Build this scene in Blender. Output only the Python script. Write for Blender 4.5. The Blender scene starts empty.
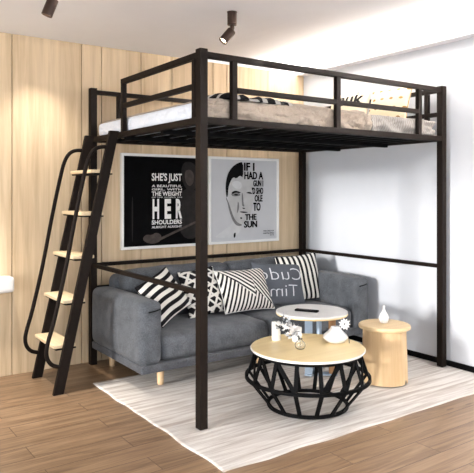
import bpy, bmesh, math, random
from mathutils import Vector, Matrix, noise
random.seed(7)
PI = math.pi
scene = bpy.context.scene
COL = scene.collection

# ---------------------------------------------------------------- helpers
def link(name, me, mat=None, parent=None, smooth=False):
    o = bpy.data.objects.new(name, me)
    COL.objects.link(o)
    if mat is not None:
        for m in (mat if isinstance(mat, (list, tuple)) else [mat]):
            me.materials.append(m)
    if smooth:
        for p in me.polygons: p.use_smooth = True
    if parent is not None:
        o.parent = parent
    return o

def obj(name, bm, mat=None, parent=None, smooth=False, bevel=0, seg=2):
    me = bpy.data.meshes.new(name)
    bmesh.ops.recalc_face_normals(bm, faces=bm.faces)
    bm.to_mesh(me); bm.free()
    o = link(name, me, mat, parent, smooth)
    if bevel:
        b = o.modifiers.new('bevel', 'BEVEL'); b.width = bevel; b.segments = seg
        b.limit_method = 'ANGLE'; b.angle_limit = math.radians(40)
    return o

def thing(name, label, cat, loc=(0, 0, 0), rot=(0, 0, 0), group=None):
    o = bpy.data.objects.new(name, None); COL.objects.link(o)
    o.empty_display_size = .05
    o.location = loc; o.rotation_euler = rot
    o['label'] = label; o['category'] = cat
    if group: o['group'] = group
    return o

def tag(o, label, cat, group=None):
    o['label'] = label; o['category'] = cat
    if group: o['group'] = group
    return o

def struct(name, bm, mat, **k):
    o = obj(name, bm, mat, **k); o['kind'] = 'structure'; return o

def bx(bm, lo, hi):
    v = [bm.verts.new((x, y, z)) for x in (lo[0], hi[0]) for y in (lo[1], hi[1]) for z in (lo[2], hi[2])]
    for f in ((0, 1, 3, 2), (4, 6, 7, 5), (0, 4, 5, 1), (2, 3, 7, 6), (0, 2, 6, 4), (1, 5, 7, 3)):
        bm.faces.new([v[i] for i in f])
    return bm

def box(lo, hi):
    return bx(bmesh.new(), lo, hi)

def beam(bm, a, b, w, h, up=(0, 0, 1)):
    a, b = Vector(a), Vector(b); d = (b - a).normalized(); u = Vector(up)
    s = d.cross(u)
    if s.length < 1e-4: s = d.cross(Vector((1, 0, 0)))
    s.normalize(); t = s.cross(d).normalized()
    vs = []
    for p in (a, b):
        for i, j in ((-1, -1), (1, -1), (1, 1), (-1, 1)):
            vs.append(bm.verts.new(p + s * w / 2 * i + t * h / 2 * j))
    for f in ((0, 1, 2, 3), (7, 6, 5, 4), (0, 4, 5, 1), (1, 5, 6, 2), (2, 6, 7, 3), (3, 7, 4, 0)):
        bm.faces.new([vs[i] for i in f])
    return bm

def lathe(prof, n=48, c=(0, 0, 0), bm=None, twist=0, lobes=0, lob=0):
    bm = bm or bmesh.new(); rings = []
    for i, (r, z) in enumerate(prof):
        ring = []
        for k in range(n):
            a = 2 * PI * k / n
            rr = r * (1 + lob * math.cos(lobes * (a + twist * z))) if lobes else r
            ring.append(bm.verts.new((c[0] + rr * math.cos(a), c[1] + rr * math.sin(a), c[2] + z)))
        rings.append(ring)
    for i in range(len(rings) - 1):
        for k in range(n):
            bm.faces.new((rings[i][k], rings[i][(k + 1) % n], rings[i + 1][(k + 1) % n], rings[i + 1][k]))
    bm.faces.new(rings[0]); bm.faces.new(rings[-1])
    return bm

def tube(pts, r, n=12, bm=None, smooth_iter=0, taper=None):
    bm = bm or bmesh.new()
    P = [Vector(p) for p in pts]
    for _ in range(smooth_iter):   # chaikin
        Q = [P[0]]
        for a, b in zip(P[:-1], P[1:]):
            Q += [a * .75 + b * .25, a * .25 + b * .75]
        Q.append(P[-1]); P = Q
    rings = []; ref = None
    for i, p in enumerate(P):
        d = (P[min(i + 1, len(P) - 1)] - P[max(i - 1, 0)]).normalized()
        if ref is None:
            ref = d.orthogonal().normalized()
        ref = (ref - d * ref.dot(d)).normalized()
        s = d.cross(ref)
        rr = r if taper is None else r * (1 + (taper - 1) * i / (len(P) - 1))
        rings.append([bm.verts.new(p + (ref * math.cos(2 * PI * k / n) + s * math.sin(2 * PI * k / n)) * rr) for k in range(n)])
    for i in range(len(rings) - 1):
        for k in range(n):
            bm.faces.new((rings[i][k], rings[i][(k + 1) % n], rings[i + 1][(k + 1) % n], rings[i + 1][k]))
    bm.faces.new(rings[0]); bm.faces.new(rings[-1])
    return bm

def soft_box(lo, hi, r, bulge=(0, 0, 0), n=18, wrinkle=0, freq=6, seed=0, bm=None):
    """upholstered block: rounded edges, bulging faces, slight wrinkles"""
    bm = bm or bmesh.new()
    c = [(a + b) / 2 for a, b in zip(lo, hi)]; h = [(b - a) / 2 for a, b in zip(lo, hi)]
    cache = {}
    def vert(p):
        key = tuple(round(x, 5) for x in p)
        if key in cache: return cache[key]
        q = []
        for i in range(3):
            # denser sampling near the edges
            q.append(math.sin(p[i] * PI / 2) * h[i])
        inner = [max(-(h[i] - r), min(h[i] - r, q[i])) for i in range(3)]
        d = Vector([q[i] - inner[i] for i in range(3)])
        # the surface point: project to rounded box
        m = max(abs(x) for x in d) if d.length > 0 else 0
        if d.length > 0: d = d.normalized() * r if m > r * .999 else d
        s = Vector(inner) + d
        b = Vector((0, 0, 0))
        for i in range(3):
            j, k = (i + 1) % 3, (i + 2) % 3
            f = (1 - min(1, (s[j] / h[j]) ** 2)) * (1 - min(1, (s[k] / h[k]) ** 2))
            b[i] = bulge[i] * f * (1 if s[i] > 0 else -1) * min(1, abs(s[i]) / h[i] * 1.2)
        s = s + b
        w = Vector(c) + s
        if wrinkle:
            nv = noise.noise(w * freq + Vector((seed, seed * 2, 0)))
            nv2 = noise.noise(w * freq * 2.7 + Vector((seed, 3, seed)))
            dirn = s.normalized()
            w += dirn * wrinkle * (nv + .5 * nv2)
        v = bm.verts.new(w); cache[key] = v
        return v
    g = [-1 + 2 * i / n for i in range(n + 1)]
    for ax in range(3):
        for sg in (-1, 1):
            for i in range(n):
                for j in range(n):
                    quad = []
                    for a, b2 in ((i, j), (i + 1, j), (i + 1, j + 1), (i, j + 1)):
                        p = [0, 0, 0]; p[ax] = sg; p[(ax + 1) % 3] = g[a]; p[(ax + 2) % 3] = g[b2]
                        quad.append(vert(p))
                    try: bm.faces.new(quad)
                    except ValueError: pass
    return bm

def bool_box_mesh(profile, y0, y1):
    """prism of an (x,z) outline along y"""
    bm = bmesh.new()
    a = [bm.verts.new((x, y0, z)) for x, z in profile]
    b = [bm.verts.new((x, y1, z)) for x, z in profile]
    bm.faces.new(a); bm.faces.new(b)
    for i in range(len(a)):
        j = (i + 1) % len(a); bm.faces.new((a[i], a[j], b[j], b[i]))
    return bm

# ---------------------------------------------------------------- materials
def new_mat(name):
    m = bpy.data.materials.new(name); m.use_nodes = True
    nt = m.node_tree; b = nt.nodes['Principled BSDF']
    return m, nt, b

def N(nt, t, **k):
    n = nt.nodes.new(t)
    for a, v in k.items():
        if a.startswith('i_'):
            n.inputs[a[2:].replace('_', ' ')].default_value = v
        else: setattr(n, a, v)
    return n

def math_n(nt, op, a, b=None, c=None):
    n = nt.nodes.new('ShaderNodeMath'); n.operation = op
    for i, x in enumerate((a, b, c)):
        if x is None: continue
        if isinstance(x, (int, float)): n.inputs[i].default_value = x
        else: nt.links.new(x, n.inputs[i])
    return n.outputs[0]

def coords(nt, scale=(1, 1, 1), rot=(0, 0, 0), loc=(0, 0, 0)):
    tc = N(nt, 'ShaderNodeTexCoord'); mp = N(nt, 'ShaderNodeMapping')
    mp.inputs['Scale'].default_value = scale; mp.inputs['Rotation'].default_value = rot
    mp.inputs['Location'].default_value = loc
    nt.links.new(tc.outputs['Object'], mp.inputs['Vector'])
    return mp.outputs['Vector']

def ramp(nt, fac, stops):
    r = N(nt, 'ShaderNodeValToRGB')
    while len(r.color_ramp.elements) < len(stops): r.color_ramp.elements.new(.5)
    for e, (p, c) in zip(r.color_ramp.elements, stops):
        e.position = p; e.color = (*c, 1)
    nt.links.new(fac, r.inputs['Fac'])
    return r.outputs['Color']

def bump(nt, b, h, strength=.2, dist=.01):
    n = N(nt, 'ShaderNodeBump'); n.inputs['Strength'].default_value = strength; n.inputs['Distance'].default_value = dist
    nt.links.new(h, n.inputs['Height']); nt.links.new(n.outputs['Normal'], b.inputs['Normal'])

def plain(name, col, rough=.5, metal=0, spec=.5, noise_amt=.06, nscale=30, bumpy=0):
    m, nt, b = new_mat(name)
    v = coords(nt)
    t = N(nt, 'ShaderNodeTexNoise'); t.inputs['Scale'].default_value = nscale; t.inputs['Detail'].default_value = 4
    nt.links.new(v, t.inputs['Vector'])
    lo = tuple(max(0, c * (1 - noise_amt)) for c in col); hi = tuple(min(1, c * (1 + noise_amt)) for c in col)
    nt.links.new(ramp(nt, t.outputs['Fac'], [(.3, lo), (.7, hi)]), b.inputs['Base Color'])
    b.inputs['Roughness'].default_value = rough; b.inputs['Metallic'].default_value = metal
    b.inputs['Specular IOR Level'].default_value = spec
    if bumpy: bump(nt, b, t.outputs['Fac'], bumpy, .005)
    return m

def srgb(r, g, b):
    f = lambda c: (c / 255 / 12.92) if c / 255 <= .04045 else ((c / 255 + .055) / 1.055) ** 2.4
    return (f(r), f(g), f(b))

def wood(name, dark, light, axis='Z', scale=1.0, rough=.5, spec=.4, planks=None, bumpy=.05):
    m, nt, b = new_mat(name)
    sc = {'Z': (22, 22, 1.1), 'X': (1.1, 22, 22), 'Y': (22, 1.1, 22)}[axis]
    v = coords(nt, tuple(s * scale for s in sc))
    t = N(nt, 'ShaderNodeTexNoise'); t.inputs['Scale'].default_value = 1.6; t.inputs['Detail'].default_value = 6; t.inputs['Roughness'].default_value = .6
    t.inputs['Distortion'].default_value = .5
    nt.links.new(v, t.inputs['Vector'])
    v2 = coords(nt, tuple(s * scale * .22 for s in sc))
    t2 = N(nt, 'ShaderNodeTexNoise'); t2.inputs['Scale'].default_value = 1.2; t2.inputs['Detail'].default_value = 3
    nt.links.new(v2, t2.inputs['Vector'])
    f = math_n(nt, 'ADD', math_n(nt, 'MULTIPLY', t.outputs['Fac'], .55), math_n(nt, 'MULTIPLY', t2.outputs['Fac'], .45))
    col = ramp(nt, f, [(.34, dark), (.64, light)])
    nt.links.new(col, b.inputs['Base Color'])
    b.inputs['Roughness'].default_value = rough; b.inputs['Specular IOR Level'].default_value = spec
    bump(nt, b, t.outputs['Fac'], bumpy, .004)
    return m

def floor_mat():
    m, nt, b = new_mat('oak_plank_floor')
    v = coords(nt, loc=(.35, .70, 0))
    br = N(nt, 'ShaderNodeTexBrick'); br.offset = .37; br.squash = 1
    br.inputs['Scale'].default_value = 1; br.inputs['Brick Width'].default_value = 1.15; br.inputs['Row Height'].default_value = .147
    br.inputs['Mortar Size'].default_value = .0022; br.inputs['Mortar Smooth'].default_value = .2
    br.inputs['Color1'].default_value = (.25, .25, .25, 1); br.inputs['Color2'].default_value = (.75, .75, .75, 1); br.inputs['Mortar'].default_value = (0, 0, 0, 1)
    nt.links.new(v, br.inputs['Vector'])
    vs = coords(nt, (1.3, 17, 1))
    add = N(nt, 'ShaderNodeVectorMath', operation='ADD')
    sc = N(nt, 'ShaderNodeVectorMath', operation='SCALE'); sc.inputs['Scale'].default_value = 9
    nt.links.new(br.outputs['Color'], sc.inputs[0]); nt.links.new(vs, add.inputs[0]); nt.links.new(sc.outputs[0], add.inputs[1])
    t = N(nt, 'ShaderNodeTexNoise'); t.inputs['Scale'].default_value = 1.7; t.inputs['Detail'].default_value = 7; t.inputs['Roughness'].default_value = .62; t.inputs['Distortion'].default_value = .8
    nt.links.new(add.outputs[0], t.inputs['Vector'])
    c1 = ramp(nt, t.outputs['Fac'], [(.3, srgb(104, 81, 60)), (.5, srgb(137, 111, 86)), (.72, srgb(164, 138, 110))])
    mx = N(nt, 'ShaderNodeMix', data_type='RGBA', blend_type='MULTIPLY'); mx.inputs['Factor'].default_value = 1
    tone = N(nt, 'ShaderNodeMix', data_type='RGBA'); tone.inputs[6].default_value = (.86, .85, .84, 1); tone.inputs[7].default_value = (1.1, 1.1, 1.1, 1)
    nt.links.new(br.outputs['Color'], tone.inputs[0])
    nt.links.new(c1, mx.inputs[6]); nt.links.new(tone.outputs[2], mx.inputs[7])
    # knots
    vk = coords(nt, (2.2, 9, 1))
    k = N(nt, 'ShaderNodeTexVoronoi'); k.inputs['Scale'].default_value = 1.0
    nt.links.new(vk, k.inputs['Vector'])
    kf = math_n(nt, 'LESS_THAN', k.outputs['Distance'], .075)
    mk = N(nt, 'ShaderNodeMix', data_type='RGBA'); mk.inputs[7].default_value = (*srgb(70, 45, 28), 1)
    nt.links.new(math_n(nt, 'MULTIPLY', kf, .55), mk.inputs[0]); nt.links.new(mx.outputs[2], mk.inputs[6])
    mm = N(nt, 'ShaderNodeMix', data_type='RGBA'); mm.inputs[7].default_value = (*srgb(62, 42, 30), 1)
    nt.links.new(math_n(nt, 'MULTIPLY', br.outputs['Fac'], .75), mm.inputs[0]); nt.links.new(mk.outputs[2], mm.inputs[6])
    nt.links.new(mm.outputs[2], b.inputs['Base Color'])
    b.inputs['Roughness'].default_value = .36; b.inputs['Specular IOR Level'].default_value = .45
    h = math_n(nt, 'SUBTRACT', math_n(nt, 'MULTIPLY', t.outputs['Fac'], .3), br.outputs['Fac'])
    bump(nt, b, h, .25, .002)
    return m

def rug_mat():
    m, nt, b = new_mat('woven_rug')
    v = coords(nt, (1.6, 26, 1))
    t = N(nt, 'ShaderNodeTexNoise'); t.inputs['Scale'].default_value = 1.3; t.inputs['Detail'].default_value = 6; t.inputs['Roughness'].default_value = .6; t.inputs['Distortion'].default_value = .6
    nt.links.new(v, t.inputs['Vector'])
    c = ramp(nt, t.outputs['Fac'], [(.30, srgb(176, 164, 155)), (.46, srgb(206, 198, 191)), (.6, srgb(228, 223, 217)), (.78, srgb(238, 234, 229))])
    nt.links.new(c, b.inputs['Base Color'])
    b.inputs['Roughness'].default_value = .95; b.inputs['Specular IOR Level'].default_value = .1
    v2 = coords(nt, (60, 220, 1))
    t2 = N(nt, 'ShaderNodeTexNoise'); t2.inputs['Scale'].default_value = 1.5; nt.links.new(v2, t2.inputs['Vector'])
    bump(nt, b, math_n(nt, 'ADD', t.outputs['Fac'], math_n(nt, 'MULTIPLY', t2.outputs['Fac'], .4)), .5, .01)
    return m

def fabric(name, col, weave=170, amt=.38, mott=.12, creases=0):
    m, nt, b = new_mat(name)
    v = coords(nt, (weave, weave, weave))
    t = N(nt, 'ShaderNodeTexNoise'); t.inputs['Scale'].default_value = 1; t.inputs['Detail'].default_value = 2
    nt.links.new(v, t.inputs['Vector'])
    t2 = N(nt, 'ShaderNodeTexNoise'); t2.inputs['Scale'].default_value = 14; t2.inputs['Detail'].default_value = 5
    nt.links.new(coords(nt), t2.inputs['Vector'])
    f = math_n(nt, 'ADD', math_n(nt, 'MULTIPLY', t.outputs['Fac'], .6), math_n(nt, 'MULTIPLY', t2.outputs['Fac'], .4))
    lo = tuple(c * (1 - amt) for c in col); hi = tuple(min(1, c * (1 + amt)) for c in col)
    nt.links.new(ramp(nt, f, [(.35, lo), (.65, hi)]), b.inputs['Base Color'])
    b.inputs['Roughness'].default_value = .95; b.inputs['Specular IOR Level'].default_value = .12
    b.inputs['Sheen Weight'].default_value = .12
    if creases:
        t3 = N(nt, 'ShaderNodeTexNoise'); t3.inputs['Scale'].default_value = 7; t3.inputs['Detail'].default_value = 3; t3.inputs['Distortion'].default_value = .4
        nt.links.new(coords(nt, (1, 1, 1.6)), t3.inputs['Vector'])
        h = math_n(nt, 'ABSOLUTE', math_n(nt, 'SUBTRACT', t3.outputs['Fac'], .5))
        bump(nt, b, h, creases, .09)
    else:
        bump(nt, b, f, .3, .003)
    return m

BLACK = srgb(24, 23, 25); CREAM = srgb(232, 228, 220)
def pattern_mat(name, build, ca=BLACK, cb=CREAM):
    m, nt, b = new_mat(name)
    tc = N(nt, 'ShaderNodeTexCoord'); sp = N(nt, 'ShaderNodeSeparateXYZ')
    nt.links.new(tc.outputs['Object'], sp.inputs[0])
    f = build(nt, sp.outputs[0], sp.outputs[1])
    mx = N(nt, 'ShaderNodeMix', data_type='RGBA')
    mx.inputs[6].default_value = (*ca, 1); mx.inputs[7].default_value = (*cb, 1)
    nt.links.new(f, mx.inputs[0]); nt.links.new(mx.outputs[2], b.inputs['Base Color'])
    b.inputs['Roughness'].default_value = .9; b.inputs['Specular IOR Level'].default_value = .15
    t = N(nt, 'ShaderNodeTexNoise'); t.inputs['Scale'].default_value = 300; nt.links.new(tc.outputs['Object'], t.inputs['Vector'])
    bump(nt, b, t.outputs['Fac'], .2, .002)
    return m

def stripe(nt, x, y, ang, period, duty=0, wob=0, phase=0):
    """1 where light; stripes run along direction ang, alternate across it"""
    u = math_n(nt, 'ADD', math_n(nt, 'MULTIPLY', x, -math.sin(ang)), math_n(nt, 'MULTIPLY', y, math.cos(ang)))
    if wob:
        w = math_n(nt, 'ADD', math_n(nt, 'MULTIPLY', x, math.cos(ang)), math_n(nt, 'MULTIPLY', y, math.sin(ang)))
        u = math_n(nt, 'ADD', u, math_n(nt, 'MULTIPLY', math_n(nt, 'SINE', math_n(nt, 'MULTIPLY', w, 22)), wob))
    s = math_n(nt, 'SINE', math_n(nt, 'MULTIPLY_ADD', u, 2 * PI / period, phase))
    return math_n(nt, 'GREATER_THAN', s, duty)

def choose(nt, cond, a, b):
    """cond? a : b"""
    return math_n(nt, 'ADD', math_n(nt, 'MULTIPLY', cond, a), math_n(nt, 'MULTIPLY', math_n(nt, 'SUBTRACT', 1.0, cond), b))

def zebra(nt, x, y): return stripe(nt, x, y, math.radians(3), .054, .0, .005)
def vertical(nt, x, y): return stripe(nt, x, y, math.radians(93), .050, -.1, .002)
def geometric(nt, x, y):
    a = stripe(nt, x, y, math.radians(-38), .030, -.1)
    b = stripe(nt, x, y, math.radians(66), .030, -.1)
    c = stripe(nt, x, y, math.radians(-52), .028, -.1)
    # wedge boundaries
    l1 = math_n(nt, 'GREATER_THAN', math_n(nt, 'ADD', y, math_n(nt, 'MULTIPLY', x, .75)), .02)       # upper right
    l2 = math_n(nt, 'GREATER_THAN', math_n(nt, 'SUBTRACT', x, math_n(nt, 'MULTIPLY', y, .1)), .055)
    left = choose(nt, math_n(nt, 'GREATER_THAN', math_n(nt, 'ADD', y, math_n(nt, 'MULTIPLY', x, .9)), -.03), a, b)
    right = choose(nt, l1, c, b)
    return choose(nt, l2, right, left)
def crosshatch(nt, x, y):
    a = stripe(nt, x, y, math.radians(58), .062, .62)
    b = stripe(nt, x, y, math.radians(-42), .052, .62)
    c = stripe(nt, x, y, math.radians(12), .075, .75)
    return math_n(nt, 'MAXIMUM', math_n(nt, 'MAXIMUM', a, b), c)
def throw_pat(nt, x, y):
    a = stripe(nt, x, y, math.radians(70), .11, .35, .02)
    b = stripe(nt, x, y, math.radians(-20), .09, .75, .012)
    return math_n(nt, 'MAXIMUM', a, b)
def dots(nt, x, y):
    u = math_n(nt, 'MULTIPLY', x, 12.5); row = math_n(nt, 'FLOOR', math_n(nt, 'MULTIPLY', y, 14))
    u = math_n(nt, 'ADD', u, math_n(nt, 'MULTIPLY', math_n(nt, 'MODULO', math_n(nt, 'ADD', row, 20.0), 2.0), .5))
    fu = math_n(nt, 'SUBTRACT', math_n(nt, 'FRACT', u), .5)
    fv = math_n(nt, 'SUBTRACT', math_n(nt, 'FRACT', math_n(nt, 'MULTIPLY', y, 14)), .5)
    d = math_n(nt, 'ADD', math_n(nt, 'POWER', math_n(nt, 'ABSOLUTE', fu), 2.0), math_n(nt, 'MULTIPLY', math_n(nt, 'POWER', math_n(nt, 'ABSOLUTE', fv), 2.0), 2.2))
    return math_n(nt, 'LESS_THAN', d, .040)

M = dict(
    frame=plain('dark_bronze_metal', srgb(24, 17, 13), .6, 0, .12, .08, 60),
    black=plain('black_metal', srgb(9, 9, 10), .65, 0, .08),
    spotm=plain('bronze_spot_metal', srgb(62, 46, 38), .35, .6),
    wall=plain('white_painted_wall', srgb(207, 210, 216), .9, 0, .2, .012, 8),
    ceil=plain('warm_white_ceiling', srgb(240, 240, 243), .95, 0, .1, .01, 6),
    panel=wood('pale_oak_panelling', srgb(188, 163, 130), srgb(226, 203, 170), 'Z', .9, .55, .25),
    floor=floor_mat(), rug=rug_mat(),
    tread=wood('light_beech_tread', srgb(222, 196, 156), srgb(240, 220, 186), 'Y', 1, .5),
    top=wood('beech_tabletop', srgb(224, 198, 144), srgb(240, 217, 168), 'X', .8, .38, .4),
    stoolw=wood('beech_stool_body', srgb(206, 172, 128), srgb(228, 198, 156), 'Z', 1.2, .5, .3),
    stooltop=wood('beech_stool_top', srgb(218, 188, 142), srgb(234, 208, 164), 'X', .8, .45),
    legw=wood('beech_leg', srgb(196, 160, 120), srgb(222, 190, 150), 'Z', 1, .5),
    brownleg=wood('brown_leg', srgb(150, 110, 76), srgb(178, 138, 100), 'Z', 1, .5),
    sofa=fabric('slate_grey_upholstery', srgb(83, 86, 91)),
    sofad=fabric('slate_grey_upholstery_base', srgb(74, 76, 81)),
    slatem=fabric('slate_cushion_cover', srgb(84, 88, 95), 200, .12),
    white=plain('white_edge', srgb(238, 236, 232), .45, 0, .4, .02),
    marble=plain('white_stone_top', srgb(232, 230, 228), .35, 0, .4, .05, 9),
    ceramic=plain('white_ceramic', srgb(236, 233, 230), .3, 0, .5, .02),
    candle=plain('white_wax', srgb(240, 238, 234), .6, 0, .3, .02),
    bluem=plain('blue_grey_metal', srgb(150, 166, 184), .35, .3),
    sheet=fabric('white_sheet', srgb(226, 230, 238), 120, .03, creases=.5),
    duvet=fabric('beige_duvet', srgb(190, 174, 158), 120, .08, creases=.9),
    duvetg=fabric('grey_beige_blanket', srgb(178, 170, 162), 120, .06),
    creamf=fabric('cream_pillow_fabric', srgb(238, 224, 200), 150, .04),
    lettw=plain('white_print', srgb(214, 216, 220), .8, 0, .1, .01),
    posterb=plain('black_poster_print', srgb(6, 6, 7), .7, 0, .05, .3, 12),
    posterw=plain('pale_grey_poster_print', srgb(198, 198, 200), .5, 0, .15, .02, 10),
    ink=plain('black_ink', srgb(14, 14, 15), .7, 0, .08),
    photo1=plain('poster_photo_dark_grey', srgb(30, 27, 26), .6, 0, .15, .3, 30),
    photo2=plain('poster_photo_mid_grey', srgb(70, 62, 58), .6, 0, .15, .25, 30),
    face=plain('poster_face_grey', srgb(190, 189, 188), .6, 0, .15, .1, 14),
    faced=plain('poster_face_shade', srgb(120, 119, 119), .6, 0, .15, .2, 20),
    shirt=plain('poster_shirt_grey', srgb(206, 206, 206), .6, 0, .15, .06, 20),
    leaf=plain('silver_leaf', srgb(196, 198, 202), .5, .1, .4, .3, 40),
    leafd=plain('dark_leaf', srgb(62, 64, 66), .6, 0, .3, .3, 40),
    gold=plain('gold_thread', srgb(160, 124, 70), .5, .3),
    lens=plain('spot_reflector', srgb(210, 200, 185), .2, .8),
    zebra=pattern_mat('zebra_stripe_cover', zebra), geo=pattern_mat('geometric_stripe_cover', geometric),
    vert=pattern_mat('vertical_stripe_cover', vertical), cross=pattern_mat('crosshatch_cover', crosshatch),
    throw=pattern_mat('black_white_throw', throw_pat, BLACK, srgb(205, 200, 194)),
    dots=pattern_mat('gold_dot_cover', dots, srgb(238, 222, 194), srgb(150, 112, 60)),
    blanket=pattern_mat('ribbed_grey_cover', lambda nt, x, y: stripe(nt, x, y, math.radians(90), .02, 0), srgb(150, 144, 138), srgb(172, 166, 160)),
)
gm, nt, b = new_mat('clear_glass')
b.inputs['Base Color'].default_value = (.97, .98, .98, 1); b.inputs['Roughness'].default_value = .02
b.inputs['Transmission Weight'].default_value = 1; b.inputs['IOR'].default_value = 1.45
M['glass'] = gm
def emit(name, col, s):
    m, nt, b = new_mat(name)
    b.inputs['Emission Color'].default_value = (*col, 1); b.inputs['Emission Strength'].default_value = s
    b.inputs['Base Color'].default_value = (*col, 1)
    return m
M['led'] = emit('warm_led', (1, .86, .66), 6)
M['bulb'] = emit('spot_lamp_lens', (1, .86, .66), 12)

# ---------------------------------------------------------------- room
RX = 2.05; BY = 1.55; CZ = 2.27; LX = -3.6; FY = -4.4
struct('floor', box((LX - .1, FY - .1, -.1), (RX + .1, BY + .15, 0)), M['floor'])
struct('wall_right', box((RX, FY - .1, 0), (RX + .1, BY + .15, 2.55)), M['wall'])
# back wall: oak panels with dark joints between them
bm = bmesh.new()
seams = [LX, -3.05, -2.6, -2.1, -1.6, -1.05, -.515, -.036, .114, .429, .694, 1.073, 1.21, 1.639, RX]
for a, c in zip(seams[:-1], seams[1:]):
    bx(bm, (a + .0026, BY, 0), (c - .0026, BY + .03, CZ))
struct('wall_back', bm, M['panel'], bevel=.0015, seg=1)
struct('trim_1', box((LX, BY + .018, 0), (RX, BY + .045, CZ)), plain('dark_joint', srgb(96, 70, 48), .8))   # backing seen in the joints
struct('wall_back_header', box((LX, BY + .001, CZ), (RX, BY + .045, 2.55)), M['ceil'])
# ceiling: flat, rising towards the lit cove at the right wall
prof = [(LX - .1, CZ)] + [(-.2 + 0 * i, CZ) for i in range(1)]
for i in range(13):
    t = i / 12; x = .7 + (RX - .7) * t
    prof.append((x, CZ + .13 * (t * t * (3 - 2 * t))))
prof += [(RX, 2.55), (LX - .1, 2.55)]
struct('ceiling', bool_box_mesh(prof, FY - .1, BY + .02), M['ceil'])
bm = bmesh.new(); bx(bm, (RX - .08, FY, 2.262), (RX, BY, 2.284)); bx(bm, (RX - .09, FY, 2.262), (RX - .08, BY, 2.316))
struct('trim_2', bm, M['ceil'])            # cove ledge
struct('trim_3', box((RX - .056, FY + .1, 2.2835), (RX - .034, BY - .05, 2.304)), M['led'])   # led strip lying in the cove
struct('baseboard_right', box((RX - .012, FY, 0), (RX, BY, .04)), M['black'])

# unseen walls: left window inferred from the light, front one added for fill
def wall_with_window(name, axis, pos, a0, a1, w0, w1, z0, z1, th):
    bm = bmesh.new()
    for p0, p1, q0, q1 in ((a0, w0, 0, 2.55), (w1, a1, 0, 2.55), (w0, w1, 0, z0), (w0, w1, z1, 2.55)):
        if p1 - p0 < .001: continue
        if axis == 'x': bx(bm, (min(pos, pos + th), p0, q0), (max(pos, pos + th), p1, q1))
        else: bx(bm, (p0, min(pos, pos + th), q0), (p1, max(pos, pos + th), q1))
    return struct(name, bm, M['wall'])
wall_with_window('wall_left', 'x', LX, FY, BY + .15, -2.3, .5, .25, 2.05, -.12)
wall_with_window('wall_front', 'y', FY, LX, RX, -2.8, 1.5, .2, 2.15, -.12)
bm = bmesh.new()
for y in (-2.28, .48): bx(bm, (LX - .09, y - .025, .25), (LX - .04, y + .025, 2.05))
for z in (.275, 2.025): bx(bm, (LX - .09, -2.3, z - .025), (LX - .04, .5, z + .025))
struct('window_1', bm, M['white'])
bm = bmesh.new()
for x in (-2.78, -.65, 1.48): bx(bm, (x - .025, FY - .09, .2), (x + .025, FY - .04, 2.15))
for z in (.225, 2.125): bx(bm, (-2.8, FY - .09, z - .025), (1.5, FY - .04, z + .025))
struct('window_added', bm, M['white'])  # unseen window, added to hold the front fill light

# ---------------------------------------------------------------- rug
bm = bmesh.new(); nx, ny = 130, 80
x0, x1, y0, y1 = -.147, 2.03, -.44, 1.06
grid = []
for j in range(ny + 1):
    row = []
    for i in range(nx + 1):
        u, v = i / nx, j / ny
        x = x0 + (x1 - x0) * u; y = y0 + (y1 - y0) * v
        ex = noise.noise(Vector((0, y * 5, 3))) * .016; ey = noise.noise(Vector((x * 5, 0, 9))) * .012
        x += ex * (1 - u) ** 4; y += ey * (1 - v) ** 4
        z = .005 + .0035 * max(0, noise.noise(Vector((x * 5, y * 4, 1)))) * (1 if u < .05 or v < .05 else .3)
        row.append(bm.verts.new((x, y, z)))
    grid.append(row)
for j in range(ny):
    for i in range(nx):
        bm.faces.new((grid[j][i], grid[j][i + 1], grid[j + 1][i + 1], grid[j + 1][i]))
edge = [e for e in bm.edges if e.is_boundary]
r = bmesh.ops.extrude_edge_only(bm, edges=edge)
for v in [g for g in r['geom'] if isinstance(g, bmesh.types.BMVert)]: v.co.z = .0005
rug = tag(obj('rug', bm, M['rug'], smooth=True), 'pale cream and taupe streaked woven rug under the seating area', 'rug')

# ---------------------------------------------------------------- loft bed
W, D, H, T = 2.0, 1.51, 1.95, .047
bed = thing('loft_bed', 'dark brown metal loft bed frame standing over the sofa', 'bed')
fm = M['frame']
def bpart(name, lo, hi, mat=fm): return obj(name, box(lo, hi), mat, bed, bevel=.0025)
for x in (0, W - T):
    for y in (0, D - T):
        bpart('post', (x, y, .0088 if y == 0 else 0), (x + T, y + T, H))
zb0, zb1 = 1.568, 1.602
e = .0
bpart('platform_beam', (T, .004, zb0), (W - T, .044, zb1))
bpart('platform_beam', (T, D - .044, zb0), (W - T, D - .004, zb1))
bpart('platform_beam', (.004, T, zb0), (.044, D - T, zb1))
bpart('platform_beam', (W - .044, T, zb0), (W - .004, D - T, zb1))
# slats and underframe
for i in range(15):
    x = .10 + i * (1.80 / 14)
    bpart('slat', (x - .014, .046, 1.580), (x + .014, D - .046, 1.597), M['black'])
for y in (.5, 1.0):
    bpart('support_rail', (.046, y - .015, 1.552), (W - .046, y + .015, 1.579), M['black'])
# mid rails at 0.7 m
bpart('middle_rail', (T, D - .038, .689), (W - T, D - .008, .714))
bpart('middle_rail', (.008, T, .689), (.038, D - T, .714))
bpart('middle_rail', (W - .038, T, .689), (W - .008, D - T, .714))
bpart('lower_rail', (T, D - .034, .520), (W - T, D - .012, .552))
# front guard
bpart('guard_top_rail', (T, .008, 1.906), (W - T, .040, 1.938))
bpart('guard_middle_rail', (.241, .010, 1.742), (.962, .036, 1.771))
bpart('guard_middle_rail', (.996, .010, 1.742), (1.715, .036, 1.771))
for x in (.205, .962, 1.715): bpart('guard_upright', (x, .009, zb1 - .001), (x + .034, .039, 1.907))
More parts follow.
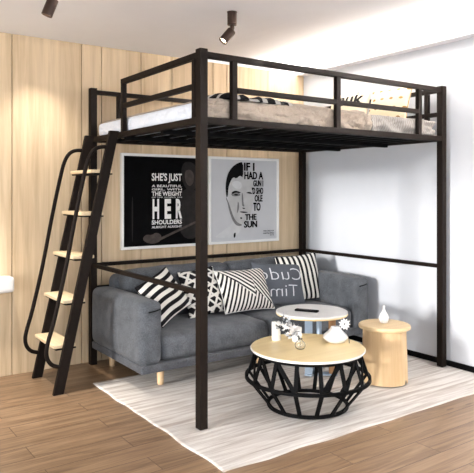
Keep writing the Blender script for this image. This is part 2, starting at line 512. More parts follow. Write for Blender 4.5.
# left guard
bpart('guard_top_rail', (.008, T, 1.906), (.040, .985, 1.938))
bpart('guard_middle_rail', (.010, .104, 1.752), (.036, .955, 1.781))
for y in (.070, .954): bpart('guard_upright', (.009, y, zb1 - .001), (.039, y + .032, 1.907))
# back guard
bpart('guard_top_rail', (T, D - .040, 1.908), (W - T, D - .008, 1.938))
for x in (.205, .98, 1.715): bpart('guard_upright', (x, D - .039, zb1 - .001), (x + .030, D - .009, 1.909))
# right (head) guard
bpart('guard_top_rail', (W - .040, T, 1.908), (W - .008, D - T, 1.938))
bpart('guard_middle_rail', (W - .038, T, 1.742), (W - .010, D - T, 1.771))
for y in (.13, 1.36): bpart('guard_upright', (W - .039, y, zb1 - .001), (W - .009, y + .030, 1.909))

# ---------------------------------------------------------------- ladder
lad = thing('ladder', 'dark metal ladder with wooden treads leaning on the left end of the bed', 'ladder', (-.39, 1.19, 0))
def L(x, y, z): return (x + .39, y - 1.19, z)
def lx(z): return -.392 + .358 * z / 1.6
for y in (.985, 1.398):
    bm = bmesh.new()
    vs = []
    for z, top in ((0, 0), (1.605, 1)):
        for dx in (-.031, .031):
            for dy in (-.014, .014):
                vs.append(bm.verts.new(L(lx(z) + dx - .004, y + dy, z)))
    for f in ((0, 1, 3, 2), (4, 6, 7, 5), (0, 4, 5, 1), (2, 3, 7, 6), (0, 2, 6, 4), (1, 5, 7, 3)):
        bm.faces.new([vs[i] for i in f])
    obj('side_rail', bm, M['frame'], lad, bevel=.002)
for k in range(1, 6):
    z = k * .2667 + .014; xr = lx(z)
    t = obj('tread', soft_box(L(xr - .088, 1.0, z - .011), L(xr + .05, 1.383, z + .011), .005, n=8), M['tread'], lad, smooth=True)
    obj('tread_plate', box(L(xr - .075, .9995, z - .020), L(xr + .05, 1.3835, z - .0115)), M['black'], t)
near = [(-.052, .985, 1.488), (-.10, .985, 1.505), (-.165, .985, 1.49), (-.205, .985, 1.43), (-.232, .985, 1.33), (-.292, .985, 1.05), (-.352, .985, .73), (-.425, .985, .42), (-.452, .985, .34), (-.472, .985, .25), (-.44, .985, .18), (-.365, .985, .158)]
for y in (.985, 1.398):
    pts = [L(p[0] - (.006 if y > 1.2 else 0), y, p[2]) for p in near]
    obj('handrail', tube(pts, .0125, 12, smooth_iter=3), M['frame'], lad, smooth=True)

# ---------------------------------------------------------------- bedding
mat_ = obj('mattress', soft_box((.048, .100, 1.603), (1.948, 1.461, 1.700), .028, (0, 0, .003), 24, .003, 6), M['sheet'], smooth=True)
tag(mat_, 'thin white mattress lying on the slats of the loft bed', 'mattress')

def cloth_slab(x0, x1, y0, y1, zlow, zf, nx, ny, th=.02):
    """blanket following a height function, hanging slightly at its edges"""
    bm = bmesh.new(); top = []; bot = []
    for j in range(ny + 1):
        rt, rb = [], []
        for i in range(nx + 1):
            u, v = i / nx, j / ny
            x = x0 + (x1 - x0) * u; y = y0 + (y1 - y0) * v
            d = min(min(u, 1 - u) * (x1 - x0), min(v, 1 - v) * (y1 - y0))
            k = min(1, d / .05); k = math.sqrt(1 - (1 - k) ** 2)
            z = zf(x, y)
            rt.append(bm.verts.new((x, y, zlow + .004 + (z - zlow - .004) * k)))
            rb.append(bm.verts.new((x, y, zlow)))
        top.append(rt); bot.append(rb)
    for j in range(ny):
        for i in range(nx):
            bm.faces.new((top[j][i], top[j][i + 1], top[j + 1][i + 1], top[j + 1][i]))
            bm.faces.new((bot[j][i], bot[j + 1][i], bot[j + 1][i + 1], bot[j][i + 1]))
    for i in range(nx):
        bm.faces.new((bot[0][i], bot[0][i + 1], top[0][i + 1], top[0][i]))
        bm.faces.new((bot[ny][i + 1], bot[ny][i], top[ny][i], top[ny][i + 1]))
    for j in range(ny):
        bm.faces.new((bot[j + 1][0], bot[j][0], top[j][0], top[j + 1][0]))
        bm.faces.new((bot[j][nx], bot[j + 1][nx], top[j + 1][nx], top[j][nx]))
    return bm
def ridged(p): return 1 - abs(noise.noise(p)) * 2
def duvet_z(x, y):
    f = .010 + .024 * max(0, ridged(Vector((x * 3.1 + 1, y * 3, 2)))) + .012 * ridged(Vector((x * 9, y * 7, 5)))
    return 1.7065 + max(.004, f) * min(1, .35 + (x - .1) * 1.2)
duv = obj('duvet', cloth_slab(.085, 1.30, .085, 1.43, 1.7050, lambda x, y: duvet_z(x, y), 110, 110), M['duvet'], smooth=True)
# quilt front drop: a tucked edge along the bed side
def hanging_edge(xa, xb):
    bm = bmesh.new(); rows = []
    for i in range(361):
        x = xa + (xb - xa) * i / 360
        row = []
        for j in range(11):
            t = j / 10
            fold = ridged(Vector((x * 4.5 + t * 1.3, t * 1.1, 4))) * .024 + ridged(Vector((x * 12 - t * 3.5, t * 2.4, 7))) * .012
            yy = .078 - .007 * math.sin(t * PI) - fold
            zz = 1.605 + t * .104 + (.010 * noise.noise(Vector((x * 5, 4, 0))) + .006 * noise.noise(Vector((x * 14, 4, 5)))) * t
            row.append(bm.verts.new((x, yy, zz)))
        for j in range(10, -1, -1):
            t = j / 10
            row.append(bm.verts.new((x, .097, 1.605 + t * .104)))
        rows.append(row)
    for a, c in zip(rows[:-1], rows[1:]):
        n_ = len(a)
        for j in range(n_): bm.faces.new((a[j], c[j], c[(j + 1) % n_], a[(j + 1) % n_]))
    bm.faces.new(rows[0]); bm.faces.new(rows[-1])
    return bm
obj('tucked_edge', hanging_edge(.075, 1.30), M['duvet'], duv, smooth=True)

tag(duv, 'rumpled beige duvet covering the middle of the loft bed', 'duvet')

thr = obj('throw_blanket', cloth_slab(-.26, .26, -.16, .16, 0, lambda x, y: .020 + .018 * ridged(Vector((x * 9, y * 7, 8))) + .006 * math.sin(x * 26), 60, 40), M['throw'], smooth=True)
thr.location = (.42, .22, 1.716); thr.rotation_euler = (0, 0, .12)
tag(thr, 'crumpled black and white patterned throw lying on the beige duvet', 'blanket')
bk = obj('folded_blanket', cloth_slab(-.31, .31, -.66, .66, 0, lambda x, y: .014 + .006 * ridged(Vector((x * 4, y * 5, 3))), 50, 90), M['blanket'], smooth=True)
bk.location = (1.625, .745, 1.7045)
he = obj('hanging_edge', hanging_edge(1.305, 1.94), M['blanket'], bk, smooth=True); he.location = (-1.625, -.745, -1.7045)
tag(bk, 'grey ribbed cover over the head end of the mattress, beside the duvet', 'blanket')

# ---------------------------------------------------------------- pillows
def pillow_mesh(w, h, t, n=28, seed=0, sag=.0, pinch=.06):
    bm = bmesh.new(); sides = []
    def pos(u, v, s):
        x = w / 2 * u * (1 - pinch * (1 - v * v)); y = h / 2 * v * (1 - pinch * (1 - u * u))
        z = t / 2 * (max(0, (1 - u * u) * (1 - v * v))) ** .42 * s
        cr = noise.noise(Vector((x * 9 + seed, y * 9, seed))) * .006 * min(1, (1 - abs(u)) * 5) * min(1, (1 - abs(v)) * 5)
        return Vector((x, y - sag * (1 - u * u) * (1 if v > 0 else 0) * v, z + cr))
    for s in (1, -1):
        g = []
        for j in range(n + 1):
            row = []
            for i in range(n + 1):
                u = math.sin((-1 + 2 * i / n) * PI / 2); v = math.sin((-1 + 2 * j / n) * PI / 2)
                row.append(bm.verts.new(pos(u, v, s)))
            g.append(row)
        for j in range(n):
            for i in range(n): bm.faces.new((g[j][i], g[j][i + 1], g[j + 1][i + 1], g[j + 1][i]))
        sides.append(g)
    bmesh.ops.remove_doubles(bm, verts=bm.verts, dist=.0008)
    # piping round the edge
    bmp = bmesh.new(); loop = []
    K = 24
    for k in range(K): loop.append(pos(-1 + 2 * k / K, -1, 0))
    for k in range(K): loop.append(pos(1, -1 + 2 * k / K, 0))
    for k in range(K): loop.append(pos(1 - 2 * k / K, 1, 0))
    for k in range(K): loop.append(pos(-1, 1 - 2 * k / K, 0))
    loop.append(loop[0].copy())
    tube(loop, .0035, 6, bmp)
    return bm, bmp, pos

def place(TL, TR, BR, BL):
    TL, TR, BR, BL = [Vector(p) for p in (TL, TR, BR, BL)]
    c = (TL + TR + BR + BL) / 4
    X = ((TR + BR) - (TL + BL)); Y = ((TL + TR) - (BL + BR))
    w, h = X.length / 2, Y.length / 2
    X.normalize(); Z = X.cross(Y).normalized(); Y = Z.cross(X)
    m = Matrix((X, Y, Z)).transposed().to_4x4(); m.translation = c
    return m, w, h

def pillow(name, corners, t, mat, label, cat, group, seed=0, push=0, roll=0, pipe=None, grow=1.0, sag=0):
    m, w, h = place(*corners)
    bm, bmp, pos = pillow_mesh(w * grow, h * grow, t, seed=seed, sag=sag)
    e = obj(name, bm, mat, smooth=True)
    e.matrix_world = m @ Matrix.Translation((0, 0, push)) @ Matrix.Rotation(roll, 4, 'Z')
    tag(e, label, cat, group)
    obj('piping', bmp, pipe or M['ink'], e, smooth=True)
    return e, pos, w, h

G = 'throw pillows on the sofa'
pA = [(.079, .95, .609), (.394, 1.12, .677), (.531, 1.0, .473), (.284, .86, .337)]
pillow('throw_pillow', [(.07, .93, .612), (.372, 1.06, .690), (.520, .96, .470), (.235, .82, .348)], .11, M['zebra'],
       'throw pillow with bold wavy black and white stripes tilted against the left sofa arm', 'pillow', G, 1, pipe=M['ink'])
pillow('throw_pillow', [(.477, 1.09, .645), (.750, 1.09, .689), (.821, .96, .364), (.508, .96, .358)], .11, M['cross'],
       'throw pillow with white criss-cross lines on black, partly behind the near bed post', 'pillow', G, 2)
pillow('throw_pillow', [(.745, 1.05, .648), (1.174, 1.05, .640), (1.215, .90, .362), (.775, .90, .366)], .11, M['geo'],
       'throw pillow with narrow black and white stripes meeting at angles, third from the left', 'pillow', G, 3, pipe=M['white'])
pd, posD, wD, hD = pillow('throw_pillow', [(1.102, 1.08, .690), (1.600, 1.08, .638), (1.560, .98, .335), (1.102, .98, .364)], .11, M['slatem'],
       'plain slate grey throw pillow with white reversed lettering', 'pillow', G, 4, pipe=M['slatem'])
pillow('throw_pillow', [(1.345, 1.12, .722), (1.79, 1.12, .704), (1.81, 1.03, .338), (1.385, 1.03, .366)], .08, M['vert'],
       'throw pillow with vertical black and white stripes near the right sofa arm', 'pillow', G, 5, roll=.09, push=.005)

def text_mesh(s, size, sx=1, align='CENTER', bold=0, res=3, sp=1.0):
    cu = bpy.data.curves.new('t', 'FONT'); cu.body = s; cu.size = size; cu.align_x = align
    cu.resolution_u = res; cu.offset = bold; cu.space_character = sp
    o = bpy.data.objects.new('t', cu); COL.objects.link(o)
    dg = bpy.context.evaluated_depsgraph_get(); dg.update()
    me = bpy.data.meshes.new_from_object(o.evaluated_get(dg))
    bpy.data.objects.remove(o); bpy.data.curves.remove(cu)
    bm = bmesh.new(); bm.from_mesh(me); bpy.data.meshes.remove(me)
    bmesh.ops.scale(bm, vec=(sx, 1, 1), verts=bm.verts)
    return bm

def merge(dst, src, M4=None):
    me = bpy.data.meshes.new('x'); src.to_mesh(me); src.free()
    if M4 is not None: me.transform(M4)
    dst.from_mesh(me); bpy.data.meshes.remove(me)
    return dst

# reversed lettering wrapped on the pillow's face
bm = bmesh.new()
merge(bm, text_mesh('Cuddle', .140, -1.45, 'LEFT', -.002), Matrix.Translation((.225, .025, 0)))
merge(bm, text_mesh('Time', .13, -1.4, 'LEFT', -.002), Matrix.Translation((.150, -.100, 0)))
bmesh.ops.subdivide_edges(bm, edges=[e for e in bm.edges if e.calc_length() > .02], cuts=2, use_grid_fill=False)
bmesh.ops.triangulate(bm, faces=bm.faces)
for v in bm.verts:
    x, y = v.co.x, v.co.y
    u = max(-.97, min(.97, x / (wD / 2 * .95))); w_ = max(-.97, min(.97, y / (hD / 2 * .95)))
    v.co.z = posD(u, w_, 1).z + .0035
obj('lettering', bm, M['lettw'], pd)

# pillows on the bed
GP = 'bed pillows at the head end'
pillow('bed_pillow', [(1.86, .535, 1.975), (1.88, .20, 1.965), (1.80, .195, 1.722), (1.79, .545, 1.725)], .09, M['dots'],
       'cream bed pillow with gold dots standing against the head rail', 'pillow', GP, 7, pipe=M['gold'], grow=1.05)
b2, posB, wB, hB = pillow('bed_pillow', [(1.86, .99, 1.995), (1.88, .585, 1.985), (1.81, .57, 1.728), (1.80, .97, 1.728)], .10, M['creamf'],
       'pale bed pillow with black brush lettering, beyond the dotted pillow', 'pillow', GP, 8, pipe=M['creamf'])
bm = text_mesh('nuk', .15, 1.1, 'CENTER', .004)
bmesh.ops.translate(bm, vec=(.03, .02, 0), verts=bm.verts)
bmesh.ops.subdivide_edges(bm, edges=[e for e in bm.edges if e.calc_length() > .02], cuts=2)
bmesh.ops.triangulate(bm, faces=bm.faces)
for v in bm.verts:
    u = max(-.97, min(.97, v.co.x / (wB / 2 * .95))); w_ = max(-.97, min(.97, v.co.y / (hB / 2 * .95)))
    v.co.z = posB(u, w_, 1).z + .0035
obj('lettering', bm, M['ink'], b2)

# ---------------------------------------------------------------- sofa
sofa = thing('sofa', 'slate grey upholstered sofa under the loft bed', 'sofa', (.96, 1.05, 0))
O = Vector((.96, 1.05, 0))
def S(name, lo, hi, r, bulge=(0, 0, 0), mat=None, n=20, wr=.003, fr=5, seed=0, parent=sofa):
    lo = Vector(lo) - O; hi = Vector(hi) - O
    return obj(name, soft_box(lo, hi, r, bulge, n, wr, fr, seed), mat or M['sofa'], parent, smooth=True)
SX0, SX1 = -.010, 1.93
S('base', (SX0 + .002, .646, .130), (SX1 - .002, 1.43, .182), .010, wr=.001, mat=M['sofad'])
def arm(x0, x1, seed):
    return S('armrest', (x0, .644, .176), (x1, 1.43, .556), .040, (.010, .014, .012), n=24, wr=.006, fr=5, seed=seed)
a1 = arm(SX0 - .004, SX0 + .143, 1); a2 = arm(SX1 - .165, SX1 + .006, 4)
for aa, xc in ((a1, SX0 + .085), (a2, SX1 - .08)):
    obj('seam', tube([Vector((xc - .045, .632, .500)) - O, Vector((xc, .629, .506)) - O, Vector((xc + .035, .634, .512)) - O], .004, 6), M['ink'], aa, smooth=True)
S('backrest', (SX0 + .115, 1.25, .180), (SX1 - .01, 1.435, .645), .055, (0, .005, .012), n=24, wr=.006)
xm = .96
for x0, x1, sd in ((SX0 + .140, xm + .005, 2), (xm + .005, SX1 - .163, 3)):
    S('seat_cushion', (x0, .652, .184), (x1, 1.26, .338), .048, (0, .012, .016), n=24, wr=.007, fr=5, seed=sd)
    S('back_cushion', (x0 - .005, 1.15, .325), (x1 + .02, 1.32, .680), .060, (0, .022, .014), n=24, wr=.010, fr=6, seed=sd + 5)
for x, y in ((.184, .775), (.96, .775), (1.80, .775), (.12, 1.37), (1.80, 1.37)):
    z0 = .0125 if y < 1.05 else .0
    obj('leg', lathe([(.018, z0), (.020, z0 + .008), (.026, .131)], 20, (x - O.x, y - O.y, 0)), M['legw'], sofa, smooth=True)

# ---------------------------------------------------------------- posters
def frame_poster(x0, x1, z0, z1, label, artmat):
    y1 = BY - .001; y0 = BY - .028
    cx, cz = (x0 + x1) / 2, (z0 + z1) / 2
    t = thing('framed_poster', label, 'poster', (cx, y1, cz))
    fw = .020
    def l(p): return (p[0] - cx, p[1] - y1, p[2] - cz)
    bm = bmesh.new()
    bx(bm, l((x0, y0, z0)), l((x1, y1, z0 + fw))); bx(bm, l((x0, y0, z1 - fw)), l((x1, y1, z1)))
    bx(bm, l((x0, y0, z0 + fw)), l((x0 + fw, y1, z1 - fw))); bx(bm, l((x1 - fw, y0, z0 + fw)), l((x1, y1, z1 - fw)))
    obj('frame', bm, M['white'], t)
    p = obj('print', box(l((x0 + fw, y0 + .010, z0 + fw)), l((x1 - fw, y1, z1 - fw))), artmat, t)
    return t, p, cx, cz, y0 + .010 - y1
def flat(pts, y, dz=.0006):
    """flat printed shape in the poster plane (local x,z), thin"""
    bm = bmesh.new()
    a = [bm.verts.new((x, y, z)) for x, z in pts]; c = [bm.verts.new((x, y + dz, z)) for x, z in pts]
    bm.faces.new(a); bm.faces.new(c)
    for i in range(len(a)):
        j = (i + 1) % len(a); bm.faces.new((a[i], a[j], c[j], c[i]))
    return bm
def smoothpoly(pts, it=2):
    for _ in range(it):
        q = []
        for i in range(len(pts)):
            a, b2 = pts[i], pts[(i + 1) % len(pts)]
            q += [(a[0] * .75 + b2[0] * .25, a[1] * .75 + b2[1] * .25), (a[0] * .25 + b2[0] * .75, a[1] * .25 + b2[1] * .75)]
        pts = q
    return pts
def line(s, width, h, cx, z, y, bold=.0):
    """one line of condensed lettering fitted to a box, centred at cx with its base at z"""
    bm = text_mesh(s, 1.0, 1, 'LEFT', bold, 3)
    xs = [v.co.x for v in bm.verts]; ys = [v.co.y for v in bm.verts]
    sx = width / (max(xs) - min(xs)); sy = h / (max(ys) - min(ys))
    for v in bm.verts:
        v.co = Vector((cx - width / 2 + (v.co.x - min(xs)) * sx, y, z + (v.co.y - min(ys)) * sy))
    return bm

# poster one: white lettering on black
pt, pp, cx, cz, yf = frame_poster(.257, .972, .790, 1.505, 'framed poster with white capital lettering on a black print', M['posterb'])
def Q(px, py):   # poster units: px 0..1 from left, py 0..1 from the top
    return ((px - .5) * .715, (.5 - py) * .715)
def QQ(l): return [Q(*p) for p in l]
def print_shape(name, pts, layer, mat, it=2):
    obj(name, flat(smoothpoly(QQ(pts), it) if it else QQ(pts), yf - .0006 * layer), mat, pp)
print_shape('musician_body', [(.70, .92), (.66, .55), (.70, .42), (.78, .36), (.88, .36), (.96, .50), (.965, .92)], 1, M['photo1'])
print_shape('microphone_stand', [(.12, .60), (.125, .45), (.135, .45), (.14, .60), (.135, .92), (.125, .92)], 1, M['photo1'])
print_shape('musician_hair', [(.72, .10), (.80, .06), (.90, .10), (.93, .24), (.90, .36), (.84, .40), (.76, .36), (.71, .24)], 1.6, M['photo1'])
print_shape('musician_face', [(.76, .17), (.82, .15), (.875, .20), (.87, .30), (.82, .345), (.775, .31), (.755, .24)], 2.4, M['photo2'])
print_shape('guitar_neck', [(.42, .905), (.96, .70), (.96, .725), (.43, .93)], 2.4, M['photo2'], 0)
print_shape('guitar_body', [(.24, .90), (.28, .85), (.36, .86), (.40, .83), (.47, .86), (.46, .93), (.38, .955), (.30, .945)], 2.8, M['photo2'])
W1, CX1 = .262, (.535 - .5) * .715
bm = bmesh.new()
for s, top, bot, bold in (("SHE'S JUST", .200, .308, .022), ('A BEAUTIFUL', .325, .352, .012), ('GIRL. WITH', .364, .386, .02), ('THE WEIGHT', .397, .445, .025),
                    ('OF THE WORLD ON', .453, .466, 0), ('SHOULDERS', .703, .750, .025), ('ALRIGHT ALRIGHT', .765, .790, .012)):
    merge(bm, line(s, W1, (bot - top) * .715, CX1, (.5 - bot) * .715, yf - .0022, bold))
for s, c in (('H', .400), ('E', .545), ('R', .682)):
    merge(bm, line(s, .056, .215 * .715, (c - .5) * .715, (.5 - .692) * .715, yf - .0022, .045))
obj('lettering', bm, M['white'], pp)

# poster two: half a face, half lettering
pt, pp, cx, cz, yf = frame_poster(1.018, 1.738, .792, 1.505, 'framed pale poster with half a man\'s face and black lettering', M['posterw'])
bm = flat(smoothpoly(QQ([(.06, .93), (.14, .88), (.28, .80), (.33, .76), (.33, .66), (.44, .66), (.445, .93)])), yf - .0006)
obj('shirt', bm, M['shirt'], pp)
bm = flat(smoothpoly(QQ([(.255, .46), (.245, .34), (.27, .24), (.34, .17), (.44, .15), (.58, .20), (.64, .30), (.635, .42), (.62, .55), (.585, .66), (.53, .75), (.46, .79), (.40, .775), (.34, .72), (.295, .62)])), yf - .0012)
obj('face', bm, M['face'], pp)
print_shape('jaw_shade', [(.235, .44), (.235, .50), (.26, .50), (.30, .60), (.345, .71), (.40, .765), (.46, .785), (.455, .80), (.38, .80), (.32, .73), (.27, .60)], 3, M['faced'])
print_shape('nose_shade', [(.455, .40), (.475, .44), (.48, .54), (.50, .575), (.46, .575), (.455, .50)], 3, M['faced'])
print_shape('eye_socket', [(.30, .42), (.40, .40), (.445, .44), (.40, .455), (.32, .455)], 3, M['faced'])
print_shape('cheek_shade', [(.40, .50), (.42, .56), (.41, .62), (.385, .66), (.39, .60)], 3, M['faced'])
print_shape('forehead_light', [(.30, .30), (.38, .27), (.46, .30), (.45, .37), (.36, .37)], 3, M['shirt'])
print_shape('hair', [(.235, .46), (.225, .33), (.25, .21), (.31, .12), (.40, .065), (.475, .05), (.475, .24), (.43, .21), (.38, .25), (.33, .23), (.285, .30), (.265, .36), (.258, .46)], 4, M['ink'], 1)
print_shape('eyebrow', [(.305, .412), (.36, .385), (.435, .405), (.44, .42), (.37, .408), (.32, .428)], 4, M['ink'])
print_shape('eye', [(.335, .437), (.37, .425), (.415, .438), (.38, .448)], 4, M['ink'])
print_shape('eyebrow', [(.51, .415), (.565, .40), (.61, .42), (.60, .43), (.55, .422)], 4, M['ink'])
print_shape('nostril', [(.455, .585), (.49, .59), (.51, .60), (.48, .605)], 4, M['ink'])
print_shape('mouth', [(.41, .635), (.47, .63), (.56, .645), (.48, .652)], 4, M['ink'])
print_shape('chin_shade', [(.43, .70), (.46, .70), (.46, .72), (.435, .72)], 4, M['ink'])
print_shape('collar_shade', [(.34, .885), (.37, .87), (.365, .93), (.34, .94)], 4, M['ink'])
bm = bmesh.new()
for s, c0, c1, t0, t1 in (('IF I', .485, .64, .06, .155), ('HAD A', .49, .77, .165, .255), ('GUN I', .62, .77, .265, .34), ("'D SHO", .60, .77, .35, .43),
                          ('OLE', .64, .76, .44, .52), ('TO', .62, .73, .53, .63), ('THE', .50, .67, .665, .735), ('SUN', .485, .68, .745, .825)):
    x0_, x1_ = (c0 - .5) * .715, (c1 - .5) * .715
    for dx in (-.0012, 0, .0012):
        merge(bm, line(s, x1_ - x0_ - .0024, (t1 - t0) * .715, (x0_ + x1_) / 2 + dx, (.5 - t1) * .715, yf - .003, .03))
obj('lettering', bm, M['ink'], pp); bm = bmesh.new()
for s, c0, c1, t0, t1 in (('THE LYRICS OF', .77, .93, .865, .880), ('A BRITISH SONG', .765, .93, .893, .908), ('N G', .875, .93, .918, .93)):
    x0_, x1_ = (c0 - .5) * .715, (c1 - .5) * .715
    merge(bm, line(s, x1_ - x0_, (t1 - t0) * .715, (x0_ + x1_) / 2, (.5 - t1) * .715, yf - .003, .03))
obj('small_print', bm, M['ink'], pp)

# ---------------------------------------------------------------- coffee table
RZ = .0125     # things on the rug stand on its pile
ct = thing('coffee_table', 'round wood topped coffee table on a black geometric wire basket', 'coffee table', (.691, -.034, 0))
ct.scale = (1, 1, 1.03)
obj('tabletop', lathe([(.300, .319), (.320, .3195), (.323, .323), (.323, .329), (.320, .3322)], 96), M['white'], ct, smooth=False)
obj('wood_surface', lathe([(.3195, .3323), (.3195, .3330)], 96), M['top'], ct, smooth=False)
top_ring = (.300, .311); mid = (.347, .174); bot = (.222, RZ + .009)
def ring_bm(R, z, w=.016, h=.016, n=64):
    return lathe([(R - w / 2, z - h / 2), (R + w / 2, z - h / 2), (R + w / 2, z + h / 2), (R - w / 2, z + h / 2), (R - w / 2, z - h / 2)], n)
def ring_part(name, R, z, w=.016, h=.016):
    bm = bmesh.new(); n = 64; rr = []
    for r_, z_ in ((R - w / 2, z - h / 2), (R + w / 2, z - h / 2), (R + w / 2, z + h / 2), (R - w / 2, z + h / 2)):
        rr.append([bm.verts.new((r_ * math.cos(2 * PI * k / n), r_ * math.sin(2 * PI * k / n), z_)) for k in range(n)])
    for i in range(4):
        for k in range(n): bm.faces.new((rr[i][k], rr[i][(k + 1) % n], rr[(i + 1) % 4][(k + 1) % n], rr[(i + 1) % 4][k]))
    return obj(name, bm, M['black'], ct)
ring_part('upper_ring', *top_ring); ring_part('middle_ring', *mid); ring_part('lower_ring', *bot)
front = math.atan2(-2.6531 + .026, -1.6265 - .709)
Nn = 16
def cp(R, z, k, off=-.45): a = front + (k + off) * 2 * PI / Nn; return Vector((R * math.cos(a), R * math.sin(a), z))
def strut(name, a, b2):
    out = Vector(((a + b2) / 2).xy.to_3d()).normalized()
    obj(name, beam(bmesh.new(), a, b2, .022, .008, out), M['black'], ct)
for k in range(Nn):
    strut('lower_bar', cp(*mid, k), cp(*bot, k))
    strut('upper_bar', cp(*mid, k), cp(*top_ring, k))
    kk = (k + 8) % 16 - 8
    if kk >= 2: strut('upper_bar', cp(*top_ring, kk), cp(*mid, kk - 1))
    elif kk <= -1: strut('upper_bar', cp(*top_ring, kk), cp(*mid, kk + 1))

# things on the coffee table
TZ = .3432
def candle(x, y, r, h, label):
    t = thing('candle', label, 'candle', (x, y, TZ), group='white candles on the coffee table')
    obj('wax', lathe([(r * .96, 0), (r, .003), (r, h - .003), (r * .93, h), (r * .5, h - .003)], 32), M['candle'], t, smooth=True)
    obj('wick', lathe([(.0015, 0), (.0012, .010)], 8, (0, 0, h - .003)), M['ink'], t)
candle(.640, .186, .026, .108, 'taller white pillar candle at the back left of the coffee table')
candle(.722, .095, .028, .082, 'shorter white pillar candle behind the glass bud vase')
gv = thing('bud_vase', 'small round clear glass bud vase holding silvery feathered foliage', 'vase', (.614, -.060, TZ))
obj('glass_bulb', lathe([(.012, 0), (.022, .004), (.029, .014), (.031, .026), (.027, .038), (.016, .047), (.011, .054), (.013, .060),
                         (.010, .060), (.008, .054), (.013, .046), (.024, .037), (.027, .026), (.025, .015), (.018, .007), (.008, .005)], 40), M['glass'], gv, smooth=True)
sprig = thing('foliage_sprig', 'silver grey feathery sprig in the small glass vase', 'plant', (.614, -.060, TZ + .010))
rnd = random.Random(3)
# direction towards the left-back in the picture
for si in range(14):
    a = math.radians(140 + rnd.uniform(-70, 70)); ln = rnd.uniform(.12, .20)
    tip = Vector((math.cos(a) * ln * .8, math.sin(a) * ln * .8, ln * rnd.uniform(.45, 1.05)))
    midp = tip * .5 + Vector((0, 0, .045))
    pts = [(0, 0, 0), (0, 0, .05), tuple(midp), tuple(tip)]
    st = obj('stem', tube(pts, .0012, 5, smooth_iter=2), M['leafd'], sprig)
    bm = bmesh.new()
    for q in range(16):
        t = .35 + .65 * q / 15
        p = (Vector((0, 0, .05)) * (1 - t) ** 2 + midp * 2 * t * (1 - t) + tip * t * t)
        dr = Vector((rnd.uniform(-1, 1), rnd.uniform(-1, 1), rnd.uniform(-.3, 1))).normalized()
        e_ = p + dr * rnd.uniform(.024, .046)
        s_ = dr.orthogonal().normalized() * .0072; n_ = dr.cross(s_).normalized() * .0012
        mq = (p + e_) / 2
        v = [bm.verts.new(x) for x in (p, mq + s_, e_, mq - s_, mq + n_, mq - n_)]
        for f in ((0, 1, 4), (1, 2, 4), (2, 3, 4), (3, 0, 4), (1, 0, 5), (2, 1, 5), (3, 2, 5), (0, 3, 5)): bm.faces.new([v[i] for i in f])
    obj('leaves', bm, (M['leaf'], M['ceramic'], M['leafd'])[si % 3], sprig)
fv = thing('conical_vase', 'white ribbed low conical vase on the right of the coffee table', 'vase', (.890, -.052, TZ))
obj('body', lathe([(.034, 0), (.052, .005), (.070, .022), (.073, .032), (.066, .044), (.046, .064), (.030, .080), (.026, .090), (.018, .090), (.018, .07)], 22), M['marble'], fv)
fl = thing('flower', 'white star shaped flower leaning at the right side of the low conical vase', 'flower', (.938, -.085, TZ))
obj('stem', tube([(.0, -.032, .0), (.0, -.03, .03), (-.005, -.01, .08), (-.006, 0, .104)], .0016, 6, smooth_iter=2), M['leafd'], fl)
view = Vector((-1.6265 - .938, -2.6531 + .085, 1.2195 - .44)).normalized()
rt = Vector((0, 0, 1)).cross(view).normalized(); up = view.cross(rt)
for k in range(11):
    a = 2 * PI * k / 11; d = rt * math.cos(a) + up * math.sin(a); s_ = (-rt * math.sin(a) + up * math.cos(a))
    c0 = Vector((-.006, 0, .106)); Lp = .034 + .004 * (k % 2)
    bm = bmesh.new()
    p = [c0 + d * .003, c0 + d * Lp * .6 + s_ * .0065 + view * .006, c0 + d * Lp + view * .004, c0 + d * Lp * .6 - s_ * .0065 + view * .006, c0 + d * Lp * .55 + view * .001]
    v = [bm.verts.new(x) for x in p]
    for f in ((0, 1, 4), (1, 2, 4), (2, 3, 4), (3, 0, 4)): bm.faces.new([v[i] for i in f])
    bm.faces.new((v[0], v[3], v[2], v[1]))
    obj('petal', bm, M['ceramic'], fl)

# ---------------------------------------------------------------- side table behind
st = thing('side_table', 'round white topped side table between sofa and coffee table', 'side table', (1.105, .392, 0))
st.scale = (1, 1, 1.03)
obj('tabletop', lathe([(.222, .396), (.234, .399), (.237, .404), (.236, .409)], 80), M['top'], st)
obj('white_surface', lathe([(.2355, .4092), (.2355, .418), (.230, .4205)], 80), M['marble'], st)
def Lr(x, y): return (x - 1.117, y - .403)
d0 = Vector((1.05, .36)); 
fd = Vector((-2.74, -3.05)).normalized(); rd = Vector((-fd.y, fd.x))   # towards the camera, and sideways (picture left is -rd or rd)
right = Vector((math.cos(.61), -math.sin(.61)))
l1 = -right * .020 + fd * .04; l2 = right * .135 + fd * .02; l3 = right * .05 - fd * .13
bm = beam(bmesh.new(), (l1.x, l1.y, RZ + .012), (l1.x, l1.y, .394), .012, .05, (fd.x, fd.y, 0)); bmesh.ops.rotate(bm, verts=bm.verts, cent=(l1.x, l1.y, 0), matrix=Matrix.Rotation(PI / 2, 3, 'Z'))
obj('leg', bm, M['bluem'], st, bevel=.002)
obj('leg', lathe([(.022, RZ + .012), (.024, .394)], 24, (l2.x, l2.y, 0)), M['brownleg'], st, smooth=True)
obj('leg', lathe([(.018, RZ + .012), (.018, .394)], 24, (l3.x, l3.y, 0)), M['bluem'], st, smooth=True)
bm = bmesh.new()
for l in (l1, l2, l3):
    beam(bm, (0 - l.x * .3, 0 - l.y * .3, RZ + .006), (l.x * 1.25, l.y * 1.25, RZ + .006), .05, .010)
obj('foot_plate', bm, M['bluem'], st)
ph = thing('remote_control', 'slim black remote control lying on the white side table', 'remote control', (1.056, .386, .4333), (0, 0, math.atan2(.33 - .464, 1.105 - 1.03)))
